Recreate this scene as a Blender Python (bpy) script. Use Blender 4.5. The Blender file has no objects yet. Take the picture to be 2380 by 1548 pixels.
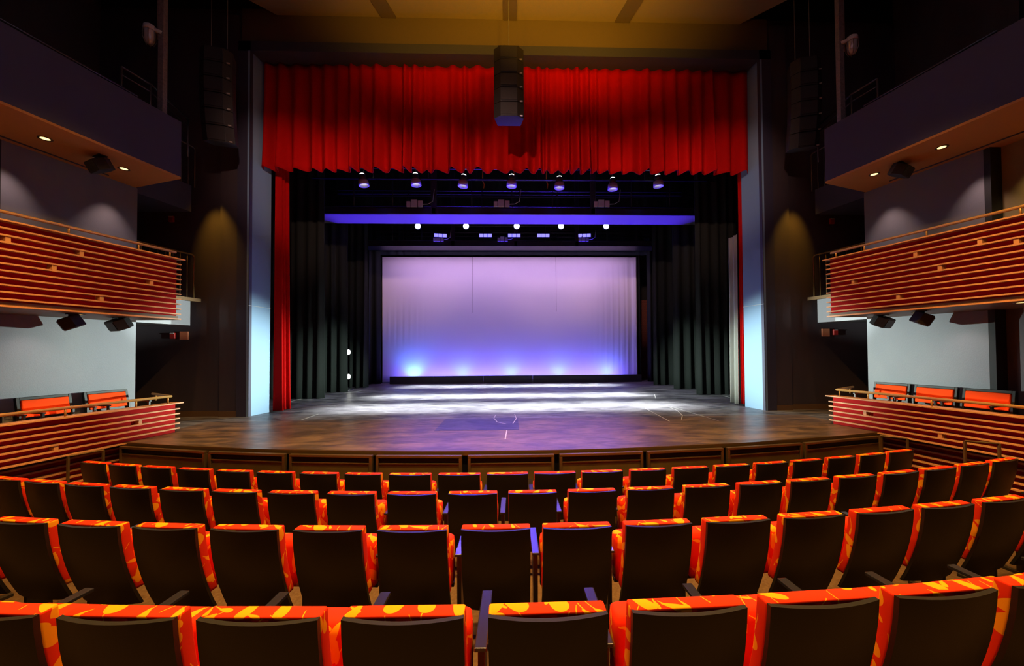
import bpy, math, random
from mathutils import Vector, Matrix
random.seed(7)
S = bpy.context.scene
COL = S.collection
PI = math.pi
sin, cos, rad = math.sin, math.cos, math.radians

# ------------------------------------------------------------------ camera
CAM_O = Vector((-0.0557, 0.0, 2.57))
FW = Vector((0.02999834, 0.99939468, 0.0176173))
RT = Vector((0.9995312, -0.02988516, -0.00665275))
UP = Vector((0.00612223, -0.01780861, 0.99982267))
FPX, CX, CY = 860.0, 1210.6, 799.5
cd = bpy.data.cameras.new('camera')
cd.sensor_width = 36.0
cd.lens = FPX / 2380 * 36.0
cd.shift_x = (1190 - CX) / 2380
cd.shift_y = (CY - 774) / 2380
cd.clip_start = 0.02
cam = bpy.data.objects.new('camera', cd)
COL.objects.link(cam)
cam.matrix_world = Matrix(((RT.x, UP.x, -FW.x, CAM_O.x), (RT.y, UP.y, -FW.y, CAM_O.y), (RT.z, UP.z, -FW.z, CAM_O.z), (0, 0, 0, 1)))
S.camera = cam
# ------------------------------------------------------------------ view, world
S.view_settings.view_transform = 'Standard'
S.view_settings.look = 'None'
S.view_settings.gamma = 1
S.view_settings.exposure = 0.0
S.view_settings.use_curve_mapping = False
S.cycles.max_bounces = 6
S.cycles.diffuse_bounces = 3
S.cycles.glossy_bounces = 3
S.cycles.sample_clamp_indirect = 3.0
S.cycles.caustics_reflective = False
S.cycles.caustics_refractive = False
S.cycles.blur_glossy = 1.0
w = bpy.data.worlds.new('world'); S.world = w; w.use_nodes = True
w.node_tree.nodes['Background'].inputs[0].default_value = (0.5, 0.42, 0.5, 1)
w.node_tree.nodes['Background'].inputs[1].default_value = 0.012

# ------------------------------------------------------------------ lights
def aim(o, tgt):
    d = Vector(tgt) - o.location
    o.rotation_euler = d.to_track_quat('-Z', 'Y').to_euler()
def spot(name, loc, tgt, power, color, deg, blend=0.5, r=0.05):
    l = bpy.data.lights.new(name, 'SPOT'); l.energy = power; l.color = color
    l.spot_size = rad(deg); l.spot_blend = blend; l.shadow_soft_size = r
    o = bpy.data.objects.new(name, l); COL.objects.link(o); o.location = loc; aim(o, tgt); return o
def area(name, loc, tgt, power, color, sx, sy, spread=180):
    l = bpy.data.lights.new(name, 'AREA'); l.energy = power; l.color = color
    l.shape = 'RECTANGLE'; l.size = sx; l.size_y = sy; l.spread = rad(spread)
    o = bpy.data.objects.new(name, l); COL.objects.link(o); o.location = loc; aim(o, tgt); return o
AMBER = (1.0, 0.56, 0.16)
# house lights in the auditorium ceiling, pointing down over the seats
for hx, hy, p in ((-3.6, 3.2, 2100), (0, 3.4, 3600), (3.6, 3.2, 2100), (-2.4, 5.0, 1500), (2.4, 5.0, 1500), (0, 1.0, 1900)):
    spot('house_light', (hx, hy, 10.6), (hx * 1.0, hy + 0.3, 0), p, AMBER, 72, 0.8, 0.12)
# warm accent on the ceiling and header, from added unseen spots in mid-air
for bx in (-1.6, 0.8, 2.2):
    spot('added_ceiling_uplight', (bx, 5.2, 8.6), (bx * 1.1, 8.0, 11.05), 650, (1.0, 0.47, 0.02), 82, 1.0, 0.2)
# front of house lights on the valance and the two side wall patches
for hx in (-5.7, -3.8, -1.9, 0.0, 1.9, 3.8, 5.7):
    spot('front_light', (hx * 0.4 + (2.5 if hx < 0 else -2.5), -1.0, 8.6), (hx, 9.6, 7.1), 1900, (1.0, 0.58, 0.45), 17, 1.0, 0.1)
for s in (-1, 1):
    spot('wall_accent_light', (s * 7.42, 8.75, 6.9), (s * 7.22, 9.38, 4.9), 150, (1.0, 0.47, 0.04), 46, 0.9, 0.05)
    spot('box_front_fill', (s * 1.5, 4.2, 10.5), (s * 7.0, 6.1, 2.5), 2600, (1.0, 0.50, 0.12), 36, 0.8, 0.1)  # added amber spots that brighten the slatted fronts, here and below
    spot('box_front_fill', (s * 1.5, 2.6, 10.5), (s * 7.4, 3.7, 2.3), 2600, (1.0, 0.50, 0.12), 36, 0.8, 0.1)
    # scallop downlights under the upper balcony, on the back wall of the box
    for (sy, lx) in ((7.45, 7.87), (6.15, 8.18)):
        spot('downlight_beam', (s * (lx - 0.22), sy, 6.0), (s * (lx + 0.02), sy, 3.3), 62, (1.0, 0.66, 0.60), 66, 0.9, 0.03)
    spot('downlight_beam', (s * 8.35, 5.4, 6.0), (s * 8.75, 5.4, 3.6), 70, (1.0, 0.72, 0.3), 84, 0.9, 0.03)
    spot('downlight_beam', (s * 7.75, 6.4, 3.18), (s * 8.3, 6.4, 1.0), 12, (1.0, 0.75, 0.7), 95, 0.8, 0.03)
    # low cross lights on booms in the wings
    spot('boom_light', (s * 6.3, 15.05, 2.45), (-s * 7.4, 8.5, 2.1), 19000, (0.84, 1.0, 0.90), 17, 1.0, 0.06)
    spot('boom_light', (s * 6.3, 15.05, 2.6), (-s * 6.45, 9.4, 3.4), 500, (0.25, 0.42, 1.0), 17, 1.0, 0.06)
    spot('boom_light', (s * 6.3, 15.05, 1.5), (-s * 6.6, 12.0, 1.7), 1200, (0.86, 1.0, 0.93), 30, 0.9, 0.06)
    spot('cross_light', (s * 6.3, 6.4, 2.9), (-s * 7.75, 8.55, 3.45), 13000, (0.86, 1.0, 0.92), 8, 0.8, 0.05)  # added spot, not on a boom, that whitens the landing face
    # low cross light from under the opposite box onto the leg curtains
    spot('cross_light', (s * 6.3, 6.4, 2.9), (-s * 7.1, 14.2, 1.3), 14000, (0.80, 1.0, 0.90), 20, 0.9, 0.05)
# cyclorama: violet from the batten over it, blue from the ground row
area('cyc_batten', (0, 16.95, 7.3), (0, 18.5, 3.6), 190, (0.80, 0.48, 1.0), 11.5, 0.15)
area('ground_row_strip', (0, 18.02, 1.15), (0, 18.7, 2.9), 270, (0.16, 0.12, 1.0), 11.0, 0.06)
for i, bx in enumerate((-4.8, -2.4, 0.0, 2.4, 4.8)):
    spot('ground_row_beam', (bx, 18.05, 1.12), (bx, 18.7, 3.6), 65 if i else 200, (0.05, 0.25, 1.0), 120, 1.0, 0.05)
for bx in (-4.5, 0.0, 4.5):
    spot('added_blue_uplight', (bx, 16.6, 1.25), (bx * 0.8, 13.9, 7.5), 6500, (0.07, 0.02, 1.0), 60, 0.5, 0.05)  # added spots that turn the front bridge underside blue, real source unknown
# blue wash on the middle of the stage
for bx in (-4.1, -2.0, 0.35, 2.4, 4.45):
    spot('blue_backlight', (bx, 16.55, 8.22), (bx * 0.25, 6.6, 1.0), 1200, (0.10, 0.06, 1.0), 26, 0.9, 0.1)
# white work strips over the stage
area('work_strip', (0, 10.9, 9.4), (0, 10.35, 1.0), 330, (0.95, 0.98, 1.0), 9.5, 0.15, 16)
area('work_strip', (0, 13.15, 7.4), (0, 12.9, 1.0), 340, (0.95, 0.98, 1.0), 9.0, 0.15, 18)
area('work_strip', (0, 16.8, 7.3), (0, 16.5, 1.0), 300, (0.95, 0.98, 1.0), 9.0, 0.15, 20)
area('house_fill', (0, 0.5, 10.8), (0, 1.5, 0.0), 75, (0.85, 0.72, 1.0), 12, 5)  # added fill over the audience, stands for no real lamp
# work lights: seven pendants in front of the first bridge
PEND_PX = (845, 967, 1076, 1189, 1300, 1424, 1530)

# ------------------------------------------------------------------ helpers
def at(px, py, Y):
    d = FW + (px - CX) / FPX * RT + (CY - py) / FPX * UP
    return CAM_O + d * ((Y - CAM_O.y) / d.y)

def tag(o, label=None, cat=None, group=None, kind=None):
    if label: o['label'] = label
    if cat: o['category'] = cat
    if group: o['group'] = group
    if kind: o['kind'] = kind
    return o
def thing(name, label, cat, loc=(0, 0, 0), rz=0.0, group=None):
    o = bpy.data.objects.new(name, None); COL.objects.link(o)
    o.location = loc; o.rotation_euler = (0, 0, rz); o.empty_display_size = 0.1
    return tag(o, label, cat, group)

class MB:
    def __init__(s): s.v = []; s.f = []; s.smooth = False
    def box(s, x0, x1, y0, y1, z0, z1, M=None):
        b = len(s.v)
        for z in (z0, z1):
            for y in (y0, y1):
                for x in (x0, x1):
                    p = Vector((x, y, z)); s.v.append(M @ p if M else p)
        for q in ((0, 2, 3, 1), (4, 5, 7, 6), (0, 1, 5, 4), (2, 6, 7, 3), (0, 4, 6, 2), (1, 3, 7, 5)):
            s.f.append([b + i for i in q])
        return s
    def poly_prism(s, pts, z0, z1):
        b = len(s.v); n = len(pts)
        for z in (z0, z1):
            for p in pts: s.v.append(Vector((p[0], p[1], z)))
        s.f.append([b + i for i in range(n)][::-1]); s.f.append([b + n + i for i in range(n)])
        for i in range(n): j = (i + 1) % n; s.f.append([b + i, b + j, b + n + j, b + n + i])
        return s
    def loft(s, rings, caps=True, closed=True):
        b = len(s.v); n = len(rings[0])
        for r in rings:
            for p in r: s.v.append(Vector(p))
        m = n if closed else n - 1
        for k in range(len(rings) - 1):
            for i in range(m):
                j = (i + 1) % n
                s.f.append([b + k * n + i, b + k * n + j, b + (k + 1) * n + j, b + (k + 1) * n + i])
        if caps and closed:
            s.f.append([b + i for i in range(n)][::-1])
            s.f.append([b + (len(rings) - 1) * n + i for i in range(n)])
        return s
    def tube(s, pts, r, n=10):
        pts = [Vector(p) for p in pts]; rings = []; pn = None
        for i, p in enumerate(pts):
            if i == 0: t = pts[1] - p
            elif i == len(pts) - 1: t = p - pts[i - 1]
            else: t = (pts[i + 1] - p).normalized() + (p - pts[i - 1]).normalized()
            t.normalize()
            if pn is None:
                a = Vector((0, 0, 1)) if abs(t.z) < 0.9 else Vector((1, 0, 0))
                pn = t.cross(a).normalized()
            pn = (pn - t * pn.dot(t)).normalized(); bn = t.cross(pn)
            rr = r[i] if isinstance(r, (list, tuple)) else r
            rings.append([p + (pn * cos(2 * PI * k / n) + bn * sin(2 * PI * k / n)) * rr for k in range(n)])
        return s.loft(rings)
    def lathe(s, prof, n=24, M=None):
        rings = []
        for (r, z) in prof:
            ring = [Vector((r * cos(2 * PI * k / n), r * sin(2 * PI * k / n), z)) for k in range(n)]
            rings.append([M @ p for p in ring] if M else ring)
        return s.loft(rings, caps=False)
    def grid(s, fn, nu, nv):
        b = len(s.v)
        for j in range(nv + 1):
            for i in range(nu + 1): s.v.append(Vector(fn(i / nu, j / nv)))
        for j in range(nv):
            for i in range(nu):
                a = b + j * (nu + 1) + i
                s.f.append([a, a + 1, a + nu + 2, a + nu + 1])
        return s
    def build(s, name, mat, parent=None, smooth=False, bevel=0.0, solid=0.0, uv=False, auto=None):
        me = bpy.data.meshes.new(name)
        me.from_pydata([tuple(p) for p in s.v], [], s.f)
        if uv:
            L = me.uv_layers.new(name='UVMap')
            for p in me.polygons:
                nx, ny, nz = abs(p.normal.x), abs(p.normal.y), abs(p.normal.z)
                for li in p.loop_indices:
                    c = me.vertices[me.loops[li].vertex_index].co
                    if nx >= ny and nx >= nz: L.data[li].uv = (c.y + 3.3, c.z)
                    elif ny >= nz: L.data[li].uv = (c.x, c.z + c.y)
                    else: L.data[li].uv = (c.x, c.y + c.z)
        if smooth:
            for p in me.polygons: p.use_smooth = True
        me.materials.append(mat)
        o = bpy.data.objects.new(name, me); COL.objects.link(o)
        if parent: o.parent = parent
        if solid:
            m = o.modifiers.new('solid', 'SOLIDIFY'); m.thickness = solid; m.offset = 0
        if bevel:
            m = o.modifiers.new('bevel', 'BEVEL'); m.width = bevel; m.segments = 2; m.limit_method = 'ANGLE'
        if auto is not None:
            try:
                for p in me.polygons: p.use_smooth = True
                me.set_sharp_from_angle(angle=rad(auto))
            except Exception: pass
        return o
def copy_tree(o, parent=None):
    c = o.copy(); COL.objects.link(c)
    if parent: c.parent = parent
    for ch in list(CH.get(o, [])):
        copy_tree(ch, c)
    return c
CH = {}
def kids(o):
    CH[o] = [c for c in o.children]
    for c in CH[o]: kids(c)
def struct(mb, name, mat, **k):
    return tag(mb.build(name, mat, **k), kind='structure')
def bx(*a): return MB().box(*a)
def rrect(hx, hy, r, n=3, cx=0, cy=0):
    pts = []
    for (sx, sy, a0) in ((1, 1, 0), (-1, 1, 90), (-1, -1, 180), (1, -1, 270)):
        for k in range(n + 1):
            a = rad(a0 + 90 * k / n)
            pts.append((cx + sx * (hx - r) + r * cos(a), cy + sy * (hy - r) + r * sin(a)))
    return pts

# ------------------------------------------------------------------ materials
def mat(name, col, rough=0.6, metal=0.0, spec=0.5, noise=None, bump=None, sheen=0.0, emit=None, es=1.0):
    m = bpy.data.materials.new(name); m.use_nodes = True
    N = m.node_tree.nodes; L = m.node_tree.links; b = N['Principled BSDF']
    b.inputs['Base Color'].default_value = (*col, 1); b.inputs['Roughness'].default_value = rough
    b.inputs['Metallic'].default_value = metal; b.inputs['Specular IOR Level'].default_value = spec
    if sheen: b.inputs['Sheen Weight'].default_value = sheen
    if emit: b.inputs['Emission Color'].default_value = (*emit, 1); b.inputs['Emission Strength'].default_value = es
    if noise or bump:
        tc = N.new('ShaderNodeTexCoord'); mp = N.new('ShaderNodeMapping'); L.new(tc.outputs['Object'], mp.inputs[0])
        nz = N.new('ShaderNodeTexNoise'); L.new(mp.outputs[0], nz.inputs['Vector']); nz.inputs['Detail'].default_value = 5
        if noise:
            sc, c2, stretch = noise
            mp.inputs['Scale'].default_value = stretch; nz.inputs['Scale'].default_value = sc
            r = N.new('ShaderNodeValToRGB'); L.new(nz.outputs['Fac'], r.inputs[0])
            r.color_ramp.elements[0].position = 0.38; r.color_ramp.elements[1].position = 0.66
            r.color_ramp.elements[0].color = (*col, 1); r.color_ramp.elements[1].color = (*c2, 1)
            L.new(r.outputs[0], b.inputs['Base Color'])
        if bump:
            n2 = N.new('ShaderNodeTexNoise'); L.new(tc.outputs['Object'], n2.inputs['Vector']); n2.inputs['Scale'].default_value = bump[0]
            bp = N.new('ShaderNodeBump'); bp.inputs['Strength'].default_value = bump[1]; bp.inputs['Distance'].default_value = 0.01
            L.new(n2.outputs['Fac'], bp.inputs['Height']); L.new(bp.outputs[0], b.inputs['Normal'])
    return m
M = {}
M['wall_dark'] = mat('dark_violet_wall_paint', (0.060, 0.048, 0.06), 0.65, noise=(2.0, (0.075, 0.058, 0.066), (1, 1, 0.3)), bump=(60, 0.15))
M['wall_blue'] = mat('slate_blue_wall_paint', (0.17, 0.175, 0.20), 0.6, noise=(1.2, (0.20, 0.205, 0.22), (1, 1, 0.5)), bump=(60, 0.15))
M['rear'] = mat('ochre_wall_paint', (0.30, 0.22, 0.10), 0.7, bump=(60, 0.15))
M['parapet'] = mat('blue_grey_parapet_paint', (0.045, 0.045, 0.085), 0.6, bump=(50, 0.12))
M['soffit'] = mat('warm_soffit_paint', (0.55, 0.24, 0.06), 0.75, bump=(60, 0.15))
M['pros'] = mat('pale_blue_paint', (0.22, 0.38, 0.58), 0.6, bump=(50, 0.1))
M['ceil'] = mat('cream_ceiling_paint', (0.26, 0.20, 0.12), 0.8, bump=(40, 0.15))
M['header'] = mat('brown_header_paint', (0.12, 0.085, 0.05), 0.75, bump=(40, 0.15))
M['black'] = mat('matte_black_paint', (0.008, 0.008, 0.009), 0.7)
M['blackmetal'] = mat('black_metal', (0.012, 0.012, 0.014), 0.4, spec=0.6)
M['steel'] = mat('grey_painted_steel', (0.09, 0.085, 0.10), 0.35, metal=0.5)
M['truss'] = mat('dark_bridge_steel', (0.022, 0.019, 0.028), 0.38, metal=0.3)
M['deckunder'] = mat('grey_plywood_underside', (0.16, 0.15, 0.17), 0.7, bump=(30, 0.1))
M['bronze'] = mat('bronze_rail_metal', (0.60, 0.36, 0.11), 0.32, metal=0.4)
M['polemetal'] = mat('grey_pole_paint', (0.25, 0.20, 0.19), 0.5, noise=(30, (0.17, 0.14, 0.13), (1, 1, 1)))
M['pitmetal'] = mat('brown_metal_panel', (0.15, 0.10, 0.03), 0.35, metal=0.3, noise=(3, (0.19, 0.125, 0.036), (1, 1, 1)))
M['pitframe'] = mat('bronze_frame_metal', (0.16, 0.10, 0.04), 0.3, metal=0.5)
M['backboard'] = mat('black_laminate_board', (0.013, 0.011, 0.007), 0.42, spec=0.45, bump=(140, 0.05))
M['maskboard'] = mat('charcoal_mask_board', (0.035, 0.035, 0.036), 0.55)
M['arm'] = mat('black_lacquered_wood', (0.02, 0.018, 0.022), 0.22, spec=0.8)
M['standard'] = mat('dark_bronze_seat_metal', (0.035, 0.026, 0.015), 0.45, metal=0.3)
M['orange'] = mat('plain_orange_fabric', (0.95, 0.065, 0.004), 0.75, spec=0.1, bump=(200, 0.1))
M['slat'] = mat('maple_slat_wood', (0.62, 0.32, 0.14), 0.45, noise=(6, (0.54, 0.25, 0.10), (1, 12, 30)))
M['redback'] = mat('red_backing_board', (0.50, 0.004, 0.003), 0.6, spec=0.08)
M['velvet'] = mat('red_velvet', (0.50, 0.0022, 0.0018), 0.85, spec=0.1, bump=(90, 0.2))
M['blackdrape'] = mat('black_serge_drape', (0.012, 0.0145, 0.013), 0.9, spec=0.2, bump=(120, 0.2))
M['liner'] = mat('grey_curtain_lining', (0.36, 0.36, 0.32), 0.85)
M['cyc'] = mat('white_cyclorama_cloth', (0.72, 0.70, 0.72), 0.85, spec=0.1)
M['carpet'] = mat('brown_carpet', (0.10, 0.055, 0.025), 0.95, spec=0.1, noise=(40, (0.13, 0.075, 0.035), (1, 1, 1)))
M['basebd'] = mat('wood_baseboard', (0.16, 0.09, 0.035), 0.5)
M['red'] = mat('red_plastic', (0.45, 0.02, 0.015), 0.35)
M['salmon'] = mat('orange_sign_plate', (0.75, 0.25, 0.12), 0.5)
M['spk'] = mat('black_speaker_paint', (0.016, 0.014, 0.013), 0.6, bump=(200, 0.2))
M['spkgrille'] = mat('speaker_grille', (0.022, 0.02, 0.018), 0.55, bump=(300, 0.4))
M['greylamp'] = mat('grey_lamp_hood', (0.42, 0.40, 0.46), 0.4)
M['white'] = mat('white_plastic', (0.7, 0.7, 0.66), 0.5)
M['greybox'] = mat('grey_junction_box', (0.6, 0.6, 0.62), 0.5)
M['orangecable'] = mat('orange_strap', (0.75, 0.25, 0.03), 0.6)
M['wire'] = mat('steel_wire', (0.25, 0.24, 0.22), 0.4, metal=0.6)
M['e_warm'] = mat('warm_lamp_glow', (1, 0.8, 0.5), 0.5, emit=(1.0, 0.62, 0.22), es=3.0)
M['e_white'] = mat('white_lamp_glow', (1, 1, 1), 0.5, emit=(1.0, 1.0, 0.9), es=9.0)
M['e_blue'] = mat('blue_lamp_glow', (0.5, 0.6, 1), 0.5, emit=(0.35, 0.45, 1.0), es=10.0)
M['e_violet'] = mat('blue_flood_glow', (0.2, 0.2, 1), 0.5, emit=(0.18, 0.16, 1.0), es=2.2)
M['e_cyan'] = mat('cyan_lamp_glow', (0.3, 0.6, 1), 0.5, emit=(0.15, 0.45, 1.0), es=3.0)
M['dim_led'] = mat('small_badge_metal', (0.8, 0.7, 0.55), 0.3, metal=0.6)
M['glass'] = mat('ribbed_lamp_glass', (0.5, 0.47, 0.45), 0.15, spec=0.9)

def leaf_fabric():
    m = bpy.data.materials.new('orange_leaf_print_fabric'); m.use_nodes = True
    N = m.node_tree.nodes; L = m.node_tree.links; b = N['Principled BSDF']
    b.inputs['Roughness'].default_value = 0.8; b.inputs['Specular IOR Level'].default_value = 0.15
    def node(t, **k):
        n = N.new(t)
        for a, v in k.items(): setattr(n, a, v)
        return n
    def link(a, bb): L.new(a, bb)
    def mth(op, a, bb=None, c=None):
        n = node('ShaderNodeMath', operation=op)
        for i, v in enumerate((a, bb, c)):
            if v is None: continue
            if isinstance(v, (int, float)): n.inputs[i].default_value = v
            else: link(v, n.inputs[i])
        return n.outputs[0]
    uv = node('ShaderNodeUVMap'); oi = node('ShaderNodeObjectInfo')
    off = node('ShaderNodeCombineXYZ'); link(mth('MULTIPLY', oi.outputs['Random'], 37.0), off.inputs[0]); link(mth('MULTIPLY', oi.outputs['Random'], 91.0), off.inputs[1])
    add = node('ShaderNodeVectorMath', operation='ADD'); link(uv.outputs[0], add.inputs[0]); link(off.outputs[0], add.inputs[1])
    def layer(scale, A, B, shift, seedoff):
        ad = node('ShaderNodeVectorMath', operation='ADD'); link(add.outputs[0], ad.inputs[0]); ad.inputs[1].default_value = (seedoff, seedoff * 2.1, 0)
        vs = node('ShaderNodeVectorMath', operation='SCALE'); link(ad.outputs[0], vs.inputs[0]); vs.inputs['Scale'].default_value = scale
        v = node('ShaderNodeTexVoronoi', voronoi_dimensions='2D'); v.inputs['Scale'].default_value = 1.0; v.inputs['Randomness'].default_value = 0.75
        link(vs.outputs[0], v.inputs['Vector'])
        d = node('ShaderNodeVectorMath', operation='SUBTRACT'); link(vs.outputs[0], d.inputs[0]); link(v.outputs['Position'], d.inputs[1])
        sc = node('ShaderNodeSeparateColor'); link(v.outputs['Color'], sc.inputs[0])
        rt = node('ShaderNodeVectorRotate', rotation_type='Z_AXIS'); link(d.outputs[0], rt.inputs[0])
        link(mth('ADD', mth('MULTIPLY', sc.outputs[0], 2.2), 0.1), rt.inputs['Angle'])
        sx = node('ShaderNodeSeparateXYZ'); link(rt.outputs[0], sx.inputs[0])
        x, y = sx.outputs[0], sx.outputs[1]
        # teardrop: half width grows along x
        u = mth('DIVIDE', mth('ADD', x, shift), A)
        wid = mth('MULTIPLY', mth('ADD', mth('MULTIPLY', u, 0.38), 0.75), mth('MULTIPLY', mth('ADD', mth('MULTIPLY', sc.outputs[1], 0.7), 0.6), B))
        q = mth('ADD', mth('POWER', mth('ABSOLUTE', u), 2.0), mth('POWER', mth('ABSOLUTE', mth('DIVIDE', y, wid)), 2.0))
        leaf = mth('LESS_THAN', q, 1.0)
        leaf = mth('MULTIPLY', leaf, mth('GREATER_THAN', sc.outputs[2], 0.12))
        curve = mth('SUBTRACT', y, mth('MULTIPLY', mth('POWER', mth('ABSOLUTE', x), 2.0), 0.35))
        stem = mth('MULTIPLY', mth('LESS_THAN', mth('ABSOLUTE', curve), 0.016), mth('LESS_THAN', x, -A * 0.5))
        return leaf, stem
    l1, s1 = layer(6.2, 0.42, 0.24, -0.05, 0.0)
    l2, s2 = layer(7.2, 0.24, 0.10, 0.0, 3.7)
    tot = mth('MAXIMUM', mth('MAXIMUM', l1, s1), mth('MAXIMUM', mth('MULTIPLY', l2, 1.0), s2))
    mx = node('ShaderNodeMix', data_type='RGBA'); link(tot, mx.inputs[0])
    mx.inputs[6].default_value = (0.76, 0.030, 0.003, 1); mx.inputs[7].default_value = (0.95, 0.36, 0.003, 1)
    link(mx.outputs[2], b.inputs['Base Color'])
    return m
M['leaf'] = leaf_fabric()

def stage_floor_mat(name, base, scuff, ramp0, ramp1, rough):
    m = bpy.data.materials.new(name); m.use_nodes = True
    N = m.node_tree.nodes; L = m.node_tree.links; b = N['Principled BSDF']
    tc = N.new('ShaderNodeTexCoord'); mp = N.new('ShaderNodeMapping'); mp.inputs['Scale'].default_value = (0.55, 1.5, 1); L.new(tc.outputs['Object'], mp.inputs[0])
    n1 = N.new('ShaderNodeTexNoise'); n1.inputs['Scale'].default_value = 2.6; n1.inputs['Detail'].default_value = 9; n1.inputs['Roughness'].default_value = 0.68; L.new(mp.outputs[0], n1.inputs['Vector'])
    n1.inputs['Distortion'].default_value = 0.6
    r = N.new('ShaderNodeValToRGB'); r.color_ramp.elements[0].position = ramp0; r.color_ramp.elements[1].position = ramp1
    r.color_ramp.elements[0].color = (*base, 1); r.color_ramp.elements[1].color = (*scuff, 1); L.new(n1.outputs['Fac'], r.inputs[0])
    L.new(r.outputs[0], b.inputs['Base Color'])
    n2 = N.new('ShaderNodeTexNoise'); n2.inputs['Scale'].default_value = 7; n2.inputs['Detail'].default_value = 6; L.new(mp.outputs[0], n2.inputs['Vector'])
    mr = N.new('ShaderNodeMapRange'); mr.inputs['To Min'].default_value = rough - 0.12; mr.inputs['To Max'].default_value = rough + 0.15; L.new(n2.outputs['Fac'], mr.inputs['Value'])
    L.new(mr.outputs[0], b.inputs['Roughness'])
    bp = N.new('ShaderNodeBump'); bp.inputs['Strength'].default_value = 0.12; bp.inputs['Distance'].default_value = 0.01; L.new(n1.outputs['Fac'], bp.inputs['Height']); L.new(bp.outputs[0], b.inputs['Normal'])
    return m
M['stage'] = stage_floor_mat('scuffed_black_stage_floor', (0.045, 0.043, 0.052), (0.34, 0.34, 0.34), 0.40, 0.70, 0.36)
M['apron'] = stage_floor_mat('worn_brown_apron_floor', (0.075, 0.055, 0.048), (0.30, 0.20, 0.13), 0.42, 0.72, 0.36)
M['trap'] = stage_floor_mat('dark_trap_floor', (0.030, 0.028, 0.05), (0.12, 0.11, 0.15), 0.45, 0.8, 0.38)

def brick_mat():
    m = bpy.data.materials.new('red_brick_wall'); m.use_nodes = True
    N = m.node_tree.nodes; L = m.node_tree.links; b = N['Principled BSDF']; b.inputs['Roughness'].default_value = 0.85
    tc = N.new('ShaderNodeTexCoord'); mp = N.new('ShaderNodeMapping'); mp.inputs['Rotation'].default_value = (rad(90), 0, 0); L.new(tc.outputs['Object'], mp.inputs[0])
    br = N.new('ShaderNodeTexBrick'); L.new(mp.outputs[0], br.inputs['Vector']); br.inputs['Scale'].default_value = 5.0
    br.inputs['Color1'].default_value = (0.22, 0.06, 0.045, 1); br.inputs['Color2'].default_value = (0.28, 0.08, 0.055, 1); br.inputs['Mortar'].default_value = (0.03, 0.015, 0.012, 1)
    L.new(br.outputs['Color'], b.inputs['Base Color']); return m
M['brick'] = brick_mat()

# ------------------------------------------------------------------ shell
TB = 0.215                       # tangent of the fan angle of the side boxes
YE = 7.55                        # where the boxes end, towards the stage
Yc = 29.65
ROWR = {1: 24.78, 2: 25.83, 3: 26.965, 4: 28.10}
ROWF = {1: 0.004, 2: 0.157, 3: 0.335, 4: 0.519}
def lipY(x): return 31.85 - math.sqrt(26.0 ** 2 - x * x)

# auditorium floor: curved steps rising towards the back
edges = [(1, 18.0, ROWR[1] + 0.12), (2, ROWR[1] + 0.12, ROWR[2] + 0.12), (3, ROWR[2] + 0.12, ROWR[3] + 0.12), (4, ROWR[3] + 0.12, ROWR[4] + 0.12)]
fz = dict(ROWF); edges.append((5, ROWR[4] + 0.12, ROWR[4] + 1.3)); fz[5] = 0.71
edges.append((6, ROWR[4] + 1.3, ROWR[4] + 2.5)); fz[6] = 0.91
edges.append((7, ROWR[4] + 2.5, ROWR[4] + 6)); fz[7] = 1.1
mb = MB()
for k, r0, r1 in edges:
    n = 60; t0, t1 = -0.55, 0.55
    for (a, bq) in [(t0 + (t1 - t0) * i / n, t0 + (t1 - t0) * (i + 1) / n) for i in range(n)]:
        P = lambda r, t: (r * sin(t), Yc - r * cos(t))
        if k == 1: p = [P(r1, a), P(r1, bq), (P(r1, bq)[0], 7.3), (P(r1, a)[0], 7.3)]
        else: p = [P(r1, a), P(r1, bq), P(r0, bq), P(r0, a)]
        mb.poly_prism(p, -0.3, fz[k])
struct(mb, 'floor_auditorium', M['carpet'])
# stage platform: main floor and apron
n = 40
XS = [-6.85 + 13.7 * i / n for i in range(n + 1)]
mb = MB(); mb.poly_prism([(x, lipY(x)) for x in XS] + [(6.9, 8.62), (-6.9, 8.62)], 0.93, 1.0)
struct(mb, 'floor_apron', M['apron'])
mb = MB(); mb.poly_prism([(-11, 8.62), (11, 8.62), (11, 20.3), (-11, 20.3)], 0.9, 1.0)
for s in (-1, 1): mb.poly_prism([(s * 6.62, 7.0), (s * 10.5, 7.0), (s * 10.5, 8.62), (s * 6.9, 8.62)][::s], 0.9, 1.0) if False else None
struct(mb, 'floor_stage', M['stage'])
struct(bx(-1.55, 0.12, 7.35, 8.6, 0.99, 1.003), 'floor_trap', M['trap'])
for s in (-1, 1):
    pts = [(s * 6.9, 7.55), (s * 10.0, 7.55), (s * 10.0, 8.62), (s * 6.9, 8.62)]
    if s < 0: pts = pts[::-1]
    struct(MB().poly_prism(pts, 0.9, 0.998), 'floor_side_stage', M['stage'])
# stage front riser and nosing
mb = MB()
for i in range(n):
    x0, x1 = XS[i], XS[i + 1]
    mb.poly_prism([(x0, lipY(x0) + 0.05), (x1, lipY(x1) + 0.05), (x1, lipY(x1) + 0.12), (x0, lipY(x0) + 0.12)], -0.1, 0.95)
struct(mb, 'wall_stage_front', M['black'])
mb = MB()
for i in range(n):
    x0, x1 = XS[i], XS[i + 1]
    mb.poly_prism([(x0, lipY(x0) - 0.03), (x1, lipY(x1) - 0.03), (x1, lipY(x1) + 0.02), (x0, lipY(x0) + 0.02)], 0.935, 1.004)
struct(mb, 'trim_stage_edge', M['pitframe'])

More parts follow.
